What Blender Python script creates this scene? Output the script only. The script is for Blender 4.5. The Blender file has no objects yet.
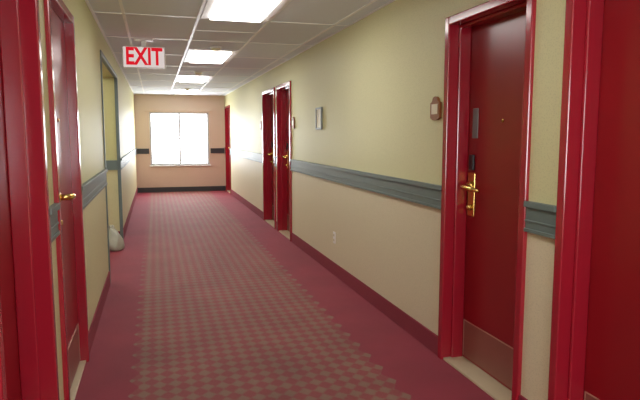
import bpy, bmesh, math
from mathutils import Vector, Matrix

scene = bpy.context.scene
try:
    scene.view_settings.view_transform = 'Standard'
except Exception:
    pass

# ------------------------------------------------------------------ dimensions
XR, XL = 1.75, -0.47      # hall wall faces
CEIL = 2.44
YF, YB = 15.2, -2.6       # far / back wall
WT = 0.22                 # wall thickness
AY0, AY1, AX = 5.9, 8.3, -1.9   # alcove on the left
AH = 2.2

def lin(c):
    out = []
    for v in c:
        v /= 255.0
        out.append(v/12.92 if v <= 0.04045 else ((v+0.055)/1.055)**2.4)
    return (out[0], out[1], out[2], 1.0)

# ------------------------------------------------------------------ materials
def new_mat(name):
    m = bpy.data.materials.new(name); m.use_nodes = True
    nt = m.node_tree
    b = nt.nodes['Principled BSDF']
    return m, nt, b

def simple(name, rgb, rough=0.5, metal=0.0, var=0.06, scale=8.0, bump=0.0, bscale=200, spec=0.5):
    m, nt, b = new_mat(name)
    b.inputs['Roughness'].default_value = rough
    b.inputs['Metallic'].default_value = metal
    b.inputs['Specular IOR Level'].default_value = spec
    tc = nt.nodes.new('ShaderNodeTexCoord')
    n = nt.nodes.new('ShaderNodeTexNoise'); n.inputs['Scale'].default_value = scale
    n.inputs['Detail'].default_value = 4
    nt.links.new(tc.outputs['Object'], n.inputs['Vector'])
    mx = nt.nodes.new('ShaderNodeMixRGB')
    c = lin(rgb)
    mx.inputs[1].default_value = tuple(v*(1-var) for v in c[:3])+(1,)
    mx.inputs[2].default_value = tuple(min(1, v*(1+var)) for v in c[:3])+(1,)
    nt.links.new(n.outputs['Fac'], mx.inputs[0])
    nt.links.new(mx.outputs[0], b.inputs['Base Color'])
    if bump > 0:
        n2 = nt.nodes.new('ShaderNodeTexNoise'); n2.inputs['Scale'].default_value = bscale
        nt.links.new(tc.outputs['Object'], n2.inputs['Vector'])
        bp = nt.nodes.new('ShaderNodeBump'); bp.inputs['Strength'].default_value = bump
        bp.inputs['Distance'].default_value = 0.01
        nt.links.new(n2.outputs['Fac'], bp.inputs['Height'])
        nt.links.new(bp.outputs[0], b.inputs['Normal'])
    return m

def wallpaper(name, up, low, speck=0.07):
    m, nt, b = new_mat(name)
    b.inputs['Roughness'].default_value = 0.5
    b.inputs['Specular IOR Level'].default_value = 0.4
    tc = nt.nodes.new('ShaderNodeTexCoord')
    sep = nt.nodes.new('ShaderNodeSeparateXYZ')
    nt.links.new(tc.outputs['Object'], sep.inputs[0])
    gt = nt.nodes.new('ShaderNodeMath'); gt.operation = 'GREATER_THAN'; gt.inputs[1].default_value = 1.05
    nt.links.new(sep.outputs['Z'], gt.inputs[0])
    mx = nt.nodes.new('ShaderNodeMixRGB')
    mx.inputs[1].default_value = lin(low); mx.inputs[2].default_value = lin(up)
    nt.links.new(gt.outputs[0], mx.inputs[0])
    v = nt.nodes.new('ShaderNodeTexVoronoi'); v.inputs['Scale'].default_value = 110
    nt.links.new(tc.outputs['Object'], v.inputs['Vector'])
    ramp = nt.nodes.new('ShaderNodeValToRGB')
    ramp.color_ramp.elements[0].position = 0.15; ramp.color_ramp.elements[0].color = (1-speck*2,)*3+(1,)
    ramp.color_ramp.elements[1].position = 0.45; ramp.color_ramp.elements[1].color = (1, 1, 1, 1)
    nt.links.new(v.outputs['Distance'], ramp.inputs[0])
    mul = nt.nodes.new('ShaderNodeMixRGB'); mul.blend_type = 'MULTIPLY'; mul.inputs[0].default_value = 1
    nt.links.new(mx.outputs[0], mul.inputs[1]); nt.links.new(ramp.outputs[0], mul.inputs[2])
    nt.links.new(mul.outputs[0], b.inputs['Base Color'])
    bp = nt.nodes.new('ShaderNodeBump'); bp.inputs['Strength'].default_value = 0.06; bp.inputs['Distance'].default_value = 0.002
    nt.links.new(v.outputs['Distance'], bp.inputs['Height'])
    nt.links.new(bp.outputs[0], b.inputs['Normal'])
    return m

def carpet():
    m, nt, b = new_mat('carpet_patterned')
    b.inputs['Roughness'].default_value = 0.75
    b.inputs['Specular IOR Level'].default_value = 0.3
    b.inputs['Sheen Weight'].default_value = 0.35
    b.inputs['Sheen Roughness'].default_value = 0.35
    b.inputs['Sheen Tint'].default_value = lin((255, 180, 195))
    L = nt.links
    tc = nt.nodes.new('ShaderNodeTexCoord')
    PX, PY = 0.088, 0.104
    sp0 = nt.nodes.new('ShaderNodeSeparateXYZ'); L.new(tc.outputs['Object'], sp0.inputs[0])
    def mth(op, a, bb=None):
        nn = nt.nodes.new('ShaderNodeMath'); nn.operation = op
        if isinstance(a, (int, float)): nn.inputs[0].default_value = a
        else: L.new(a, nn.inputs[0])
        if bb is not None:
            if isinstance(bb, (int, float)): nn.inputs[1].default_value = bb
            else: L.new(bb, nn.inputs[1])
        return nn.outputs[0]
    def tri(o, p):
        return mth('ABSOLUTE', mth('SUBTRACT', mth('FRACT', mth('DIVIDE', mth('ADD', o, 50.0), p)), 0.5))
    nz = nt.nodes.new('ShaderNodeTexNoise'); nz.inputs['Scale'].default_value = 70; nz.inputs['Detail'].default_value = 3
    L.new(tc.outputs['Object'], nz.inputs['Vector'])
    d = mth('ADD', tri(sp0.outputs['X'], PX), tri(sp0.outputs['Y'], PY))
    d = mth('ADD', d, mth('MULTIPLY', mth('SUBTRACT', nz.outputs['Fac'], 0.5), 0.5))
    msk = nt.nodes.new('ShaderNodeMapRange'); msk.inputs['From Min'].default_value = 0.42; msk.inputs['From Max'].default_value = 0.64
    L.new(d, msk.inputs['Value'])
    ch = nt.nodes.new('ShaderNodeMixRGB')
    ch.inputs[1].default_value = lin((136, 58, 60)); ch.inputs[2].default_value = lin((128, 108, 90))
    L.new(msk.outputs[0], ch.inputs[0])
    soft = nt.nodes.new('ShaderNodeMixRGB'); soft.inputs[2].default_value = lin((134, 78, 72))
    L.new(mth('MULTIPLY', nz.outputs['Fac'], 0.55), soft.inputs[0]); L.new(ch.outputs[0], soft.inputs[1])
    ab = mth('ABSOLUTE', mth('SUBTRACT', sp0.outputs['X'], 0.57))
    edge = mth('ADD', 0.70, mth('MULTIPLY', tri(sp0.outputs['Y'], PY*2), 0.12))
    gt = mth('GREATER_THAN', ab, edge)
    bd = nt.nodes.new('ShaderNodeMixRGB'); bd.inputs[2].default_value = lin((136, 40, 56))
    L.new(gt, bd.inputs[0]); L.new(soft.outputs[0], bd.inputs[1])
    n2 = nt.nodes.new('ShaderNodeTexNoise'); n2.inputs['Scale'].default_value = 2.2; n2.inputs['Detail'].default_value = 5
    L.new(tc.outputs['Object'], n2.inputs['Vector'])
    rp = nt.nodes.new('ShaderNodeValToRGB')
    rp.color_ramp.elements[0].position = .3; rp.color_ramp.elements[0].color = (.78, .78, .78, 1)
    rp.color_ramp.elements[1].position = .7; rp.color_ramp.elements[1].color = (1.06, 1.06, 1.06, 1)
    L.new(n2.outputs['Fac'], rp.inputs[0])
    mul = nt.nodes.new('ShaderNodeMixRGB'); mul.blend_type = 'MULTIPLY'; mul.inputs[0].default_value = 1
    L.new(bd.outputs[0], mul.inputs[1]); L.new(rp.outputs[0], mul.inputs[2])
    L.new(mul.outputs[0], b.inputs['Base Color'])
    n3 = nt.nodes.new('ShaderNodeTexNoise'); n3.inputs['Scale'].default_value = 350
    L.new(tc.outputs['Object'], n3.inputs['Vector'])
    bp = nt.nodes.new('ShaderNodeBump'); bp.inputs['Strength'].default_value = 0.35; bp.inputs['Distance'].default_value = 0.004
    L.new(n3.outputs['Fac'], bp.inputs['Height']); L.new(bp.outputs[0], b.inputs['Normal'])
    return m

def emit(name, rgb, s):
    m = bpy.data.materials.new(name); m.use_nodes = True
    nt = m.node_tree; nt.nodes.clear()
    e = nt.nodes.new('ShaderNodeEmission'); e.inputs[0].default_value = lin(rgb); e.inputs[1].default_value = s
    o = nt.nodes.new('ShaderNodeOutputMaterial'); nt.links.new(e.outputs[0], o.inputs[0])
    return m

M = {}
M['wall_r'] = wallpaper('wallpaper_cream', (213, 209, 164), (219, 209, 180))
M['wall_l'] = wallpaper('wallpaper_olive_cream', (202, 198, 142), (206, 200, 156))
M['wall_f'] = wallpaper('wallpaper_tan', (214, 192, 172), (214, 186, 168))
M['ceil'] = simple('ceiling_tile', (224, 232, 242), 0.9, bump=0.15, bscale=90, var=0.03, scale=60)
M['tbar'] = simple('ceiling_grid_white', (242, 246, 250), 0.4)
M['carpet'] = carpet()
M['base'] = simple('carpet_base_red', (136, 40, 58), 0.9, bump=0.3, bscale=300)
M['frame'] = simple('door_frame_gloss_red', (158, 26, 44), 0.16, var=0.04, spec=0.8)
M['slab'] = simple('door_gloss_red', (142, 20, 30), 0.28, var=0.05, scale=3, spec=0.5)
M['kick'] = simple('kick_plate_bronze', (158, 104, 94), 0.38, metal=0.4)
M['kickedge'] = simple('kick_plate_edge', (210, 180, 160), 0.3, metal=0.6)
M['brass'] = simple('brass', (230, 198, 118), 0.22, metal=1.0)
M['dark'] = simple('lock_dark', (40, 36, 40), 0.35)
M['card'] = simple('grey_metal_card', (132, 138, 138), 0.4, metal=0.4)
M['rail'] = simple('chair_rail_greygreen', (100, 114, 112), 0.45)
M['raild'] = simple('rail_dark_slate', (58, 56, 62), 0.5)
M['cream'] = simple('cream_plastic', (226, 216, 190), 0.4)
M['white'] = simple('white_paint', (240, 240, 240), 0.4)
M['winfr'] = simple('window_frame_grey', (190, 192, 196), 0.5)
M['thr'] = simple('threshold_stone', (196, 182, 152), 0.4)
M['plq'] = simple('plaque_brown', (140, 84, 44), 0.4)
M['bag'] = simple('plastic_bag_grey', (172, 172, 156), 0.35, var=0.22, scale=14)
M['lens'] = emit('light_lens', (255, 252, 246), 11.5)
M['exitface'] = emit('exit_face_glow', (240, 225, 220), 0.8)
M['exitred'] = emit('exit_letter_red', (225, 30, 45), 0.9)

# ------------------------------------------------------------------ mesh helpers
def link(o):
    scene.collection.objects.link(o); return o

def box_bm(bm, x0, x1, y0, y1, z0, z1, mi=0):
    x0, x1 = sorted((x0, x1)); y0, y1 = sorted((y0, y1)); z0, z1 = sorted((z0, z1))
    vs = [bm.verts.new(p) for p in ((x0,y0,z0),(x1,y0,z0),(x1,y1,z0),(x0,y1,z0),(x0,y0,z1),(x1,y0,z1),(x1,y1,z1),(x0,y1,z1))]
    for f in ((0,3,2,1),(4,5,6,7),(0,1,5,4),(1,2,6,5),(2,3,7,6),(3,0,4,7)):
        bm.faces.new([vs[i] for i in f]).material_index = mi

def mesh_obj(name, bm, mats, parent=None, bevel=0.0, smooth=False):
    me = bpy.data.meshes.new(name)
    bmesh.ops.recalc_face_normals(bm, faces=bm.faces)
    bm.to_mesh(me); bm.free()
    for m in mats: me.materials.append(m)
    if smooth:
        for p in me.polygons: p.use_smooth = True
    o = link(bpy.data.objects.new(name, me))
    if parent:
        o.parent = parent
        o.matrix_parent_inverse = Matrix.Translation(parent.location).inverted()
    if bevel > 0:
        md = o.modifiers.new('bevel', 'BEVEL'); md.width = bevel; md.segments = 2; md.limit_method = 'ANGLE'
    return o

def boxes(name, lst, mats, parent=None, bevel=0.0):
    bm = bmesh.new()
    for b in lst:
        box_bm(bm, *b)
    return mesh_obj(name, bm, mats if isinstance(mats, list) else [mats], parent, bevel)

def empty(name, loc):
    e = bpy.data.objects.new(name, None); e.location = loc; e.empty_display_size = 0.1
    return link(e)

def tube(name, pts, radii, mat, parent=None, seg=12, flat=1.0):
    bm = bmesh.new(); rings = []
    pts = [Vector(p) for p in pts]
    for i, p in enumerate(pts):
        t = (pts[min(i+1, len(pts)-1)] - pts[max(i-1, 0)]).normalized()
        up = Vector((0, 0, 1)) if abs(t.z) < .9 else Vector((0, 1, 0))
        a = t.cross(up).normalized(); b = a.cross(t).normalized()
        rings.append([bm.verts.new(p + a*radii[i]*flat*math.cos(2*math.pi*k/seg) + b*radii[i]*math.sin(2*math.pi*k/seg)) for k in range(seg)])
    for r0, r1 in zip(rings, rings[1:]):
        for k in range(seg):
            bm.faces.new((r0[k], r0[(k+1)%seg], r1[(k+1)%seg], r1[k]))
    bm.faces.new(rings[0]); bm.faces.new(rings[-1])
    return mesh_obj(name, bm, [mat], parent, 0, True)

# ------------------------------------------------------------------ doors list (outer frame y0,y1)
TOP = 2.15
FW = 0.05
right_doors = [(1.27, 2.205), (2.436, 3.30), (7.57, 8.49), (8.64, 9.65), (14.1, 15.06)]
left_doors = [(1.80, 2.72), (2.97, 3.88)]

# ------------------------------------------------------------------ room shell
boxes('floor', [(AX-WT, XR+WT, YB-WT, YF+WT, -0.1, 0)], M['carpet'])
boxes('ceiling', [(AX-WT, XR+WT, YB-WT, YF+WT, CEIL, CEIL+0.1)], M['ceil'])

def wall_with_openings(name, xf, sgn, ops, y0, y1, mat):
    lst = []; y = y0
    for (a, b, t) in ops:
        lst.append((xf, xf+sgn*WT, y, a, 0, CEIL))
        lst.append((xf, xf+sgn*WT, a, b, t, CEIL))
        y = b
    lst.append((xf, xf+sgn*WT, y, y1, 0, CEIL))
    return boxes(name, lst, mat)

wall_with_openings('wall_right', XR, 1, [(a, b, TOP) for a, b in right_doors], YB, YF, M['wall_r'])
wall_with_openings('wall_left', XL, -1, [(a, b, TOP) for a, b in left_doors] + [(AY0, AY1, AH)], YB, YF, M['wall_l'])
boxes('wall_alcove', [(AX-WT, AX, AY0-WT, AY1+WT, 0, CEIL), (AX, XL-WT, AY0-WT, AY0, 0, CEIL), (AX, XL-WT, AY1, AY1+WT, 0, CEIL)], M['wall_l'])
WX0, WX1, WZ0, WZ1 = -0.12, 1.34, 0.68, 2.01
boxes('wall_far', [(XL-WT, WX0, YF, YF+WT, 0, CEIL), (WX1, XR+WT, YF, YF+WT, 0, CEIL),
                   (WX0, WX1, YF, YF+WT, 0, WZ0), (WX0, WX1, YF, YF+WT, WZ1, CEIL)], M['wall_f'])
boxes('wall_back', [(XL-WT, WX0, YB-WT, YB, 0, CEIL), (WX1, XR+WT, YB-WT, YB, 0, CEIL),
                   (WX0, WX1, YB-WT, YB, 0, WZ0), (WX0, WX1, YB-WT, YB, WZ1+.1, CEIL)], M['wall_r'])

gm, nt, b = new_mat('window_glass')
nt.nodes.clear()
tr = nt.nodes.new('ShaderNodeBsdfTransparent'); o_ = nt.nodes.new('ShaderNodeOutputMaterial'); nt.links.new(tr.outputs[0], o_.inputs[0])
mid = (WX0+WX1)/2; f = 0.045
def window(i, Y, s, z1, bar):
    w = empty('window_%d' % i, (mid, Y+s*0.1, (WZ0+z1)/2))
    q = lambda a: Y+s*a
    boxes('frame', [(WX0, WX0+f, q(.02), q(.1), WZ0, z1), (WX1-f, WX1, q(.02), q(.1), WZ0, z1),
                (WX0+f, WX1-f, q(.02), q(.1), WZ0, WZ0+f), (WX0+f, WX1-f, q(.02), q(.1), z1-f, z1),
                (mid-.025, mid+.025, q(.03), q(.09), WZ0+f, z1-f)], M['winfr'], w)
    if bar:
        boxes('sash_bar', [(WX0+f, mid-.025, q(.04), q(.07), 1.33, 1.355), (mid+.025, WX1-f, q(.04), q(.07), 1.33, 1.355)], M['winfr'], w)
    boxes('sill', [(WX0-.03, WX1+.03, q(-.035), q(.02), WZ0-.03, WZ0)], M['white'], w, 0.004)
    boxes('glass', [(WX0+f, WX1-f, q(.055), q(.058), WZ0+f, z1-f)], gm, w)
window(1, YF, 1, WZ1, True)
window(2, YB, -1, WZ1+.1, False)
boxes('trim_window_head', [(WX0-.12, WX1+.12, YF-.05, YF, WZ1+.02, WZ1+.07)], M['wall_f'])

# ------------------------------------------------------------------ chair rails and baseboards
def spans(y0, y1, ops):
    out = []; y = y0
    for a, b in ops:
        if a - y > 0.02: out.append((y, a))
        y = b
    if y1 - y > 0.02: out.append((y, y1))
    return out

def rail(name, xf, s, sp):
    l = []
    for a, b in sp:
        l += [(xf, xf-s*.014, a, b, .97, 1.12), (xf-s*.014, xf-s*.028, a, b, 1.092, 1.12), (xf-s*.014, xf-s*.022, a, b, .97, .988),
              (xf-s*.014, xf-s*.019, a, b, 1.02, 1.03)]
    return boxes(name, l, M['rail'], None, 0.002)
rsp = spans(YB, YF, right_doors); lsp = spans(YB, YF, left_doors+[(AY0-.04, AY1+.04)])
rail('trim_chair_rail_right', XR, 1, rsp)
rail('trim_chair_rail_left', XL, -1, lsp)
boxes('trim_chair_rail_far', [(XL+.03, WX0-.03, YF-.02, YF, .97, 1.10), (WX1+.03, XR-.03, YF-.02, YF, .97, 1.10)], M['raild'])
boxes('baseboard_right', [(XR, XR-.012, a, b, 0, .13) for a, b in rsp], M['base'], None, 0.003)
boxes('baseboard_left', [(XL, XL+.012, a, b, 0, .13) for a, b in lsp], M['base'], None, 0.003)
boxes('baseboard_far', [(XL+.015, XR-.015, YF-.015, YF, 0, .12)], M['raild'])
boxes('baseboard_alcove', [(AX, AX+.012, AY0, AY1, 0, .13), (AX+.012, XL-.03, AY1-.012, AY1, 0, .13)], M['base'])
boxes('trim_chair_rail_alcove', [(AX+.03, XL-.03, AY1-.02, AY1, .97, 1.10)], M['rail'])
boxes('trim_alcove_opening', [(XL+.012, XL-.03, AY0-.03, AY0+.012, 0, AH), (XL+.012, XL-.03, AY1-.012, AY1+.04, 0, AH),
                      (XL+.012, XL-.03, AY0+.012, AY1-.012, AH-.012, AH), (XL+.012, XL, AY0-.03, AY1+.04, AH, AH+.03)], M['rail'], None, 0.003)

# ------------------------------------------------------------------ doors
def make_door(idx, xf, s, y0, y1, rec, handle_far, kick=True, hoff=0.045):
    D = empty('door_%d' % idx, (xf, (y0+y1)/2, 0))
    def bx(d0, d1, a, b, z0, z1, mi=0): return (xf+s*d0, xf+s*d1, a, b, z0, z1, mi)
    iy0, iy1, it = y0+FW, y1-FW, TOP-FW
    st = 0.018
    fr = [bx(-.022, WT, y0, iy0, 0, TOP), bx(-.022, WT, iy1, y1, 0, TOP), bx(-.022, WT, iy0, iy1, it, TOP)]
    if rec > .09:
        fr += [bx(.045, rec, iy0, iy0+st, 0, it), bx(.045, rec, iy1-st, iy1, 0, it), bx(.045, rec, iy0+st, iy1-st, it-st, it)]
    boxes('frame', fr, M['frame'], D, 0.006)
    boxes('slab', [bx(rec, rec+.045, iy0, iy1, .016, it)], M['slab'], D, 0.003)
    boxes('threshold', [bx(-.005, WT, iy0, iy1, 0, .015)], M['thr'], D, 0.003)
    e = st+.012 if rec > .09 else .03
    if kick:
        boxes('kick_plate', [bx(rec-.002, rec, iy0+e, iy1-e, .03, .26)], M['kick'], D)
        boxes('kick_plate_edge', [bx(rec-.004, rec, iy0+e, iy1-e, .26, .266), bx(rec-.004, rec, iy1-e, iy1-e+.006, .03, .266)], M['kickedge'], D)
    hy = iy1-e-hoff if handle_far else iy0+e+hoff
    dr = -1 if handle_far else 1
    zc = 1.125
    boxes('handle_plate', [bx(rec-.010, rec, hy-.038, hy+.038, .94, 1.21)], M['brass'], D, 0.007)
    X = lambda d: xf+s*d
    tube('handle_rose', [(X(rec-.008), hy, zc), (X(rec-.024), hy, zc), (X(rec-.032), hy, zc)], [.034, .032, .022], M['brass'], D, 20)
    tube('lever', [(X(rec-.02), hy, zc), (X(rec-.055), hy, zc), (X(rec-.072), hy+dr*.014, zc), (X(rec-.076), hy+dr*.05, zc+.001),
                   (X(rec-.075), hy+dr*.11, zc-.005), (X(rec-.066), hy+dr*.18, zc-.012)], [.016, .016, .017, .016, .015, .010], M['brass'], D)
    tube('deadbolt_turn', [(X(rec-.009), hy, .995), (X(rec-.026), hy, .995), (X(rec-.034), hy, .995)], [.021, .019, .012], M['brass'], D, 16)
    boxes('card_lock', [bx(rec-.016, rec, hy-.025, hy+.025, 1.225, 1.32)], M['dark'], D, 0.005)
    tube('peephole', [(X(rec), (y0+y1)/2, 1.52), (X(rec-.006), (y0+y1)/2, 1.52)], [.011, .009], M['brass'], D, 14)
    return D
n = 1
for i, (a, b) in enumerate(right_doors):
    D = make_door(n, XR, 1, a, b, .125, i != 0)
    if i == 1:
        boxes('door_card_holder', [(XR+.125-.006, XR+.125, 3.125, 3.185, 1.42, 1.60)], M['card'], D, 0.003)
    n += 1
make_door(n, XL, -1, *left_doors[0], .12, False); n += 1
make_door(n, XL, -1, *left_doors[1], .03, False, True, .12); n += 1

# ------------------------------------------------------------------ ceiling lights + grid
GX = [-.22, .39, 1.00, 1.61]
lights = [3.98 + 3.06*k for k in range(-2, 4)]
gl = []
for x in GX: gl.append((x-.012, x+.012, YB, YF, CEIL-.005, CEIL))
ys = [3.98 + .612*k for k in range(-10, 19)]
for i, y in enumerate(ys):
    if y < YB or y > YF: continue
    inside = any(a+.1 < y < a+1.1 for a in lights)
    xs = [XL]+GX+[XR]
    for x0, x1 in zip(xs, xs[1:]):
        mcol = abs(x0-.39) < .01
        if inside and mcol: continue
        if not mcol and i % 2: continue
        gl.append((x0+.012, x1-.012, y-.012, y+.012, CEIL-.005, CEIL))
gl += [(XL, XL+.02, YB, YF, CEIL-.008, CEIL), (XR-.02, XR, YB, YF, CEIL-.008, CEIL)]
boxes('trim_ceiling_grid', gl, M['tbar'])
def troffer(x0, x1, y0, y1):
    L = empty('ceiling_light_panel', ((x0+x1)/2, (y0+y1)/2, CEIL))
    fr = .075
    boxes('troffer_frame', [(x0, x0+fr, y0, y1, CEIL-.012, CEIL), (x1-fr, x1, y0, y1, CEIL-.012, CEIL),
                            (x0+fr, x1-fr, y0, y0+fr, CEIL-.012, CEIL), (x0+fr, x1-fr, y1-fr, y1, CEIL-.012, CEIL)], M['white'], L, 0.002)
    boxes('lens', [(x0+fr, x1-fr, y0+fr, y1-fr, CEIL-.03, CEIL-.001)], M['lens'], L)
for a in lights:
    troffer(.405, .985, a+.014, a+1.21)
troffer(-1.6, -1.02, 6.5, 7.7)  # unseen extra panel, added only to brighten the alcove's far return

for y in (6.83, 9.6, 13.0):
    D = empty('smoke_detector', (.7, y, CEIL))
    tube('base', [(.7, y, CEIL), (.7, y, CEIL-.018)], [.065, .065], M['white'], D, 28)
    tube('dome', [(.7, y, CEIL-.018), (.7, y, CEIL-.035), (.7, y, CEIL-.048)], [.052, .047, .025], M['cream'], D, 28)

# ------------------------------------------------------------------ exit sign
ex = -.085
E = empty('exit_sign', (ex, 6.5, 2.25))
boxes('housing', [(ex-.215, ex+.215, 6.47, 6.53, 2.135, 2.36)], M['white'], E, 0.006)
boxes('stem', [(ex-.025, ex+.025, 6.485, 6.515, 2.36, 2.42)], M['white'], E, 0.002)
boxes('canopy', [(ex-.095, ex+.095, 6.45, 6.55, 2.42, CEIL)], M['white'], E, 0.004)
boxes('face', [(ex-.204, ex+.204, 6.466, 6.470, 2.146, 2.349)], M['exitface'], E)
cu = bpy.data.curves.new('exit_letters', 'FONT'); cu.body = 'EXIT'; cu.size = 0.245
cu.align_x = 'CENTER'; cu.align_y = 'CENTER'; cu.extrude = 0.002; cu.offset = 0.007
t = link(bpy.data.objects.new('letters', cu))
t.location = (ex, 6.463, 2.248); t.rotation_euler = (math.radians(90), 0, 0); t.scale = (0.74, 1, 1)
cu.materials.append(M['exitred'])
bpy.context.view_layer.update()
t.parent = E; t.matrix_parent_inverse = Matrix.Translation(E.location).inverted()

# ------------------------------------------------------------------ room plaques
def plaque(y, z, wd, ht):
    P = empty('room_number_plaque', (XR-.01, y, z))
    bm = bmesh.new()
    n = 20
    hw, hh = wd/2, ht/2
    prof = [(-hw, -hh*.8), (-hw*.5, -hh), (hw*.5, -hh), (hw, -hh*.8), (hw, hh*.45), (hw*.7, hh*.55)]
    for k in range(1, n):
        a = math.pi*k/n
        prof.append((hw*.6*math.cos(a), hh*.6+hh*.4*math.sin(a)))
    prof += [(-hw*.7, hh*.55), (-hw, hh*.45)]
    f1 = [bm.verts.new((XR-.018, y+p, z+q)) for p, q in prof]; f0 = [bm.verts.new((XR-.001, y+p, z+q)) for p, q in prof]
    bm.faces.new(f1); bm.faces.new(f0)
    for k in range(len(prof)):
        bm.faces.new((f1[k], f1[(k+1) % len(prof)], f0[(k+1) % len(prof)], f0[k]))
    mesh_obj('backplate', bm, [M['plq']], P, 0.0)
    boxes('number_panel', [(XR-.022, XR-.018, y-hw*.62, y+hw*.62, z-hh*.5, z+hh*.35)], M['cream'], P, 0.001)
plaque(3.42, 1.61, .125, .15)
plaque(7.42, 1.60, .12, .15)
plaque(9.82, 1.60, .12, .15)
S = empty('framed_wall_notice', (XR, 6.19, 1.62))
boxes('frame', [(XR-.02, XR, 6.08, 6.10, 1.5, 1.74), (XR-.02, XR, 6.28, 6.30, 1.5, 1.74), (XR-.02, XR, 6.10, 6.28, 1.5, 1.52), (XR-.02, XR, 6.10, 6.28, 1.72, 1.74)], M['card'], S, 0.002)
boxes('sheet', [(XR-.012, XR, 6.10, 6.28, 1.52, 1.72)], M['cream'], S)
O = empty('wall_outlet', (XR, 5.63, .39))
boxes('cover_plate', [(XR-.007, XR, 5.595, 5.665, .33, .45)], M['white'], O, 0.003)
for z in (.365, .415):
    boxes('socket', [(XR-.010, XR-.006, 5.613, 5.647, z-.015, z+.015)], M['cream'], O, 0.003)
    boxes('slots', [(XR-.0108, XR-.0098, 5.621, 5.624, z-.007, z+.007), (XR-.0108, XR-.0098, 5.636, 5.639, z-.007, z+.007)], M['dark'], O)

# ------------------------------------------------------------------ slumped plastic bag on the floor
bm = bmesh.new()
segs = 32; bx_, by_ = -.52, 7.6
prof = [(0.0, 0), (.07, 0), (.10, .015), (.112, .06), (.108, .12), (.092, .175), (.068, .22), (.046, .255), (.030, .28), (.034, .30), (.018, .315), (.0, .31)]
R = []
for j, (r, z) in enumerate(prof):
    ring = []
    for k in range(segs):
        a = 2*math.pi*k/segs
        rr = r*(1+.12*math.sin(3*a+z*14)+.07*math.sin(7*a-z*30)+.04*math.sin(13*a+z*50))
        ring.append(bm.verts.new((bx_-z*.12+rr*math.cos(a), by_+z*.1+rr*math.sin(a), z+(0.010*math.sin(3*a+j) if j > 3 else 0))))
    R.append(ring)
for r0, r1 in zip(R, R[1:]):
    for k in range(segs):
        bm.faces.new((r0[k], r0[(k+1) % segs], r1[(k+1) % segs], r1[k]))
bmesh.ops.remove_doubles(bm, verts=bm.verts, dist=0.0005)
o = mesh_obj('plastic_trash_bag', bm, [M['bag']], None, 0, True)
ss = o.modifiers.new('sub', 'SUBSURF'); ss.levels = 1; ss.render_levels = 2

# ------------------------------------------------------------------ world + window portals
wd = bpy.data.worlds.new('daylight'); scene.world = wd; wd.use_nodes = True
wd.node_tree.nodes['Background'].inputs[0].default_value = (0.92, 0.96, 1.0, 1)
wd.node_tree.nodes['Background'].inputs[1].default_value = 15.0
for (Y, rx, z1) in ((YF+.15, -90, WZ1), (YB-.15, 90, WZ1+.1)):
    ld = bpy.data.lights.new('window_portal', 'AREA'); ld.shape = 'RECTANGLE'; ld.size = WX1-WX0; ld.size_y = z1-WZ0
    ld.cycles.is_portal = True
    lo = link(bpy.data.objects.new('window_portal', ld)); lo.location = (mid, Y, (WZ0+z1)/2); lo.rotation_euler = (math.radians(rx), 0, 0)

# ------------------------------------------------------------------ camera
cd = bpy.data.cameras.new('camera'); cam = link(bpy.data.objects.new('camera', cd))
cd.sensor_width = 36; cd.lens = 580/640*36; cd.clip_start = 0.02
cam.location = (0, 0, 1.44)
cam.rotation_euler = (math.radians(90-6.4), 0, math.radians(-15.8))
scene.camera = cam
